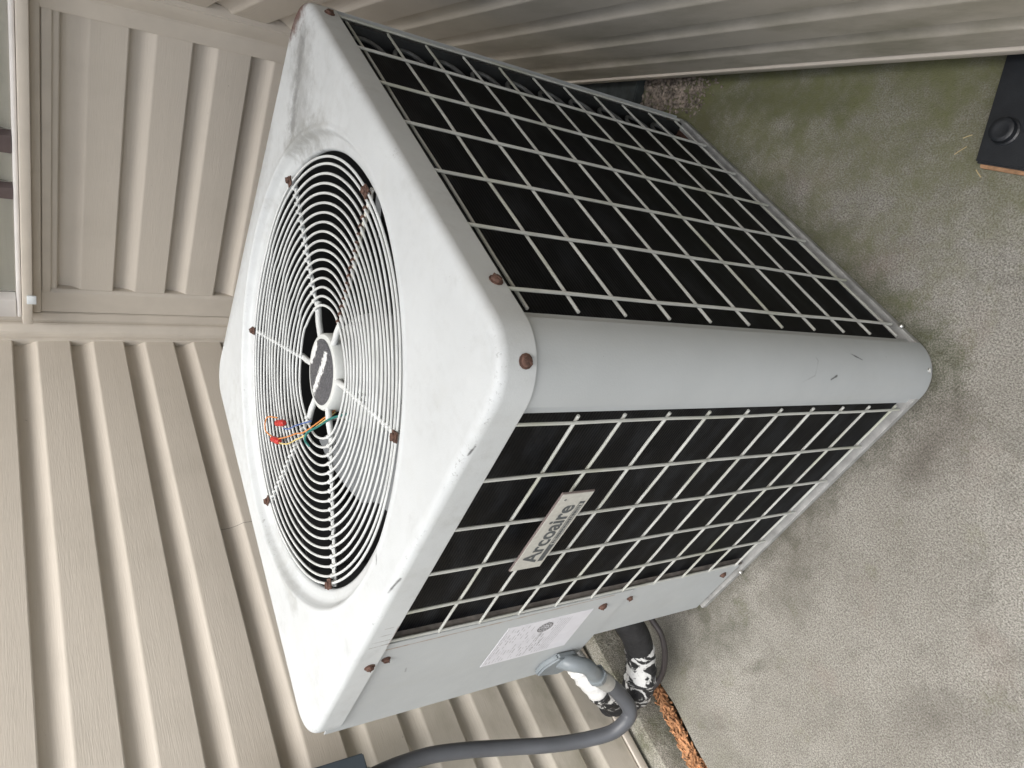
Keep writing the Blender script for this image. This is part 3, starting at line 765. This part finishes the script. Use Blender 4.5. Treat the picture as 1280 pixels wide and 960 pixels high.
pipe('liquid_line', [(.075, .720, .230), (.043, .76, .185), (.027, .78, .165), (-.008, .80, .136), (-.026, .83, .091), (-.030, .87, .06), (-.01, .925, .05)],
     [(0, .56, .0210, M_tape, 'tape'), (.54, .80, .0235, M_spat, 'tape'), (.78, 1, .018, M_foam, 'insulation')],
     'white wrapped refrigerant pipe with black tape behind the grey elbow', 'pipe')
cab = tube('control_cable', catmull([(.06, .56, .16), (.019, .60, .120), (-.013, .62, .099), (-.040, .66, .082), (-.055, .71, .071), (-.056, .76, .078), (-.03, .84, .06), (-.02, .905, .06)], 10), .0052, M_cable, None, 10)
tag(cab, 'thin dark cable curving round the black pipe above the slab', 'cable')

# ================================================================== SMALL THINGS ON THE GROUND
# black plastic plate with a knob by the wall
kb = empty('plastic_plate', None, (.16, -.21, 0)); tag(kb, 'flat black plastic plate with a round knob on a wooden board at the wall foot', 'plastic plate')
e1 = Vector((.48, -.877)); e2 = Vector((-.924, -.383)); o0 = Vector((.160, -.205))
def fk(u, v, h): q = o0 + e1 * u + e2 * v; return (q.x, q.y, h)
child_fix(poly_prism('board', [(-.004, .003), (.14, .003), (.14, .26), (-.007, .26)], .0006, .0100, fk, M_wood, kb, .001), kb)
child_fix(poly_prism('plate', [(0, 0), (.145, 0), (.145, .262), (-.002, .262)], .0105, .0200, fk, M_plastic, kb, .0025), kb)
kc = fk(.040, .026, 0)
child_fix(lathe('knob', [(.0165, .0198), (.0165, .0215), (.0140, .0225), (.0150, .0285), (.0140, .0325), (.0105, .0338), (.0075, .0332), (.0001, .0332)], M_plastic, kb, 32, kc), kb)
# dark board lying behind the unit under the angled wall
bd = empty('dark_board', None, (.82, .03, 0)); tag(bd, 'dark slate coloured board lying behind the unit under the angled wall', 'board')
o1 = Vector((.795, .010)); f1 = Vector((.88, .475)); f2 = Vector((-.475, .88))
def fbd(u, v, h): q = o1 + f1 * u + f2 * v; return (q.x, q.y, h)
child_fix(poly_prism('plank', [(0, -.02), (.40, -.02), (.40, .13), (.01, .13)], .0008, .022, fbd, simple('slate_board', (.035, .042, .042), .7, 0, .4, 60, .3), bd, .002), bd)

def stuff(name, label, parts, m):
    v, f = merge(parts); o = obj(name, v, f, m, None, 60); tag(o, label, kind='stuff'); return o
def blob(c, r, seed):
    rnd = random.Random(seed); V = []; F = []
    sx, sy, sz = rnd.uniform(.7, 1.3), rnd.uniform(.7, 1.3), rnd.uniform(.5, .8)
    rot = Euler((rnd.uniform(-.4, .4), rnd.uniform(-.4, .4), rnd.uniform(0, 6))).to_matrix()
    rings, seg = 3, 6
    V.append(Vector((0, 0, -r * sz)))
    for i in range(1, rings + 1):
        t = math.pi * i / (rings + 1) - math.pi / 2
        for k in range(seg):
            a = 2 * math.pi * k / seg; q = r * rnd.uniform(.85, 1.12)
            V.append(Vector((q * sx * math.cos(t) * math.cos(a), q * sy * math.cos(t) * math.sin(a), q * sz * math.sin(t))))
    V.append(Vector((0, 0, r * sz)))
    for k in range(seg): F.append((0, 1 + (k + 1) % seg, 1 + k))
    for i in range(rings - 1):
        for k in range(seg):
            l = (k + 1) % seg; F.append((1 + i * seg + k, 1 + i * seg + l, 1 + (i + 1) * seg + l, 1 + (i + 1) * seg + k))
    last = len(V) - 1
    for k in range(seg): F.append((1 + (rings - 1) * seg + k, 1 + (rings - 1) * seg + (k + 1) % seg, last))
    return [rot @ q + Vector(c) for q in V], F
random.seed(11)
peb = []
for i in range(520):
    u = random.random() ** .8; a = random.uniform(0, 1)
    x = .80 - .15 * u + random.gauss(0, .012); y = -.015 + (x - .80) * .42 + a * .062 + random.gauss(0, .006)
    r = random.uniform(.0020, .0060) * (1.15 - .6 * u)
    if x > .797 : continue
    peb.append(blob((x, y, r * .35), r, i))
stuff('gravel', 'small brown and grey pebbles scattered against the wall foot behind the unit', peb, M_peb)
chips = []
for i in range(1700):
    t = random.random(); x = .02 - .55 * t
    wdt = .012 + .035 * min(1, t * 2.2)
    y = .803 + random.random() * wdt
    z = -.020 + .016 * (1 - (y - .803) / .05) + random.gauss(0, .004)
    L_ = random.uniform(.004, .013); w_ = random.uniform(.0007, .0024); th = random.uniform(.0004, .0012)
    mtx = Euler((random.uniform(-.6, .6), random.uniform(-.5, .5), random.uniform(-1.0, 1.0))).to_matrix()
    v, f = box_data(-L_, L_, -w_, w_, -th, th)
    chips.append(([mtx @ Vector(q) + Vector((x, y, z)) for q in v], f))
stuff('wood_chips', 'orange brown wood chips packed along the slab edge by the back wall', chips, M_chip)
# uneven soil in the planting gap
n = 90; V = []; F = []
for j in range(9):
    for i in range(n + 1):
        x = -1.6 + 2.9 * i / n; y = .775 + .20 * j / 8
        V.append((x, y, -.036 + .012 * max(0, 1 - j / 4) + .007 * math.sin(x * 37 + j * 1.3) * math.sin(x * 11 + j * 2.1) + random.gauss(0, .002)))
for j in range(8):
    for i in range(n): q = j * (n + 1) + i; F.append((q, q + 1, q + n + 2, q + n + 1))
soil = obj('soil_bed', V, F, M_soil, None, 180); tag(soil, 'narrow strip of dark soil between the slab and the back wall', kind='structure')
# straws and specks on the slab
for k, (x, y, a, L_) in enumerate(((.195, -.205, 1.2, .016), (.200, -.222, .9, .011), (.155, -.196, -.3, .012))):
    d = Vector((math.cos(a), math.sin(a), .05)) * L_
    s_ = tube('straw', [Vector((x, y, .0012)) - d * .5, Vector((x, y, .0022)), Vector((x, y, .0015)) + d * .5], .0007, M_straw, None, 5)
    tag(s_, ('longest dry straw lying on the mossy slab beside the black plate', 'short dry straw between the long straw and the wall', 'dry straw just off the corner of the black plate')[k], 'straw', 'straws by the black plate')
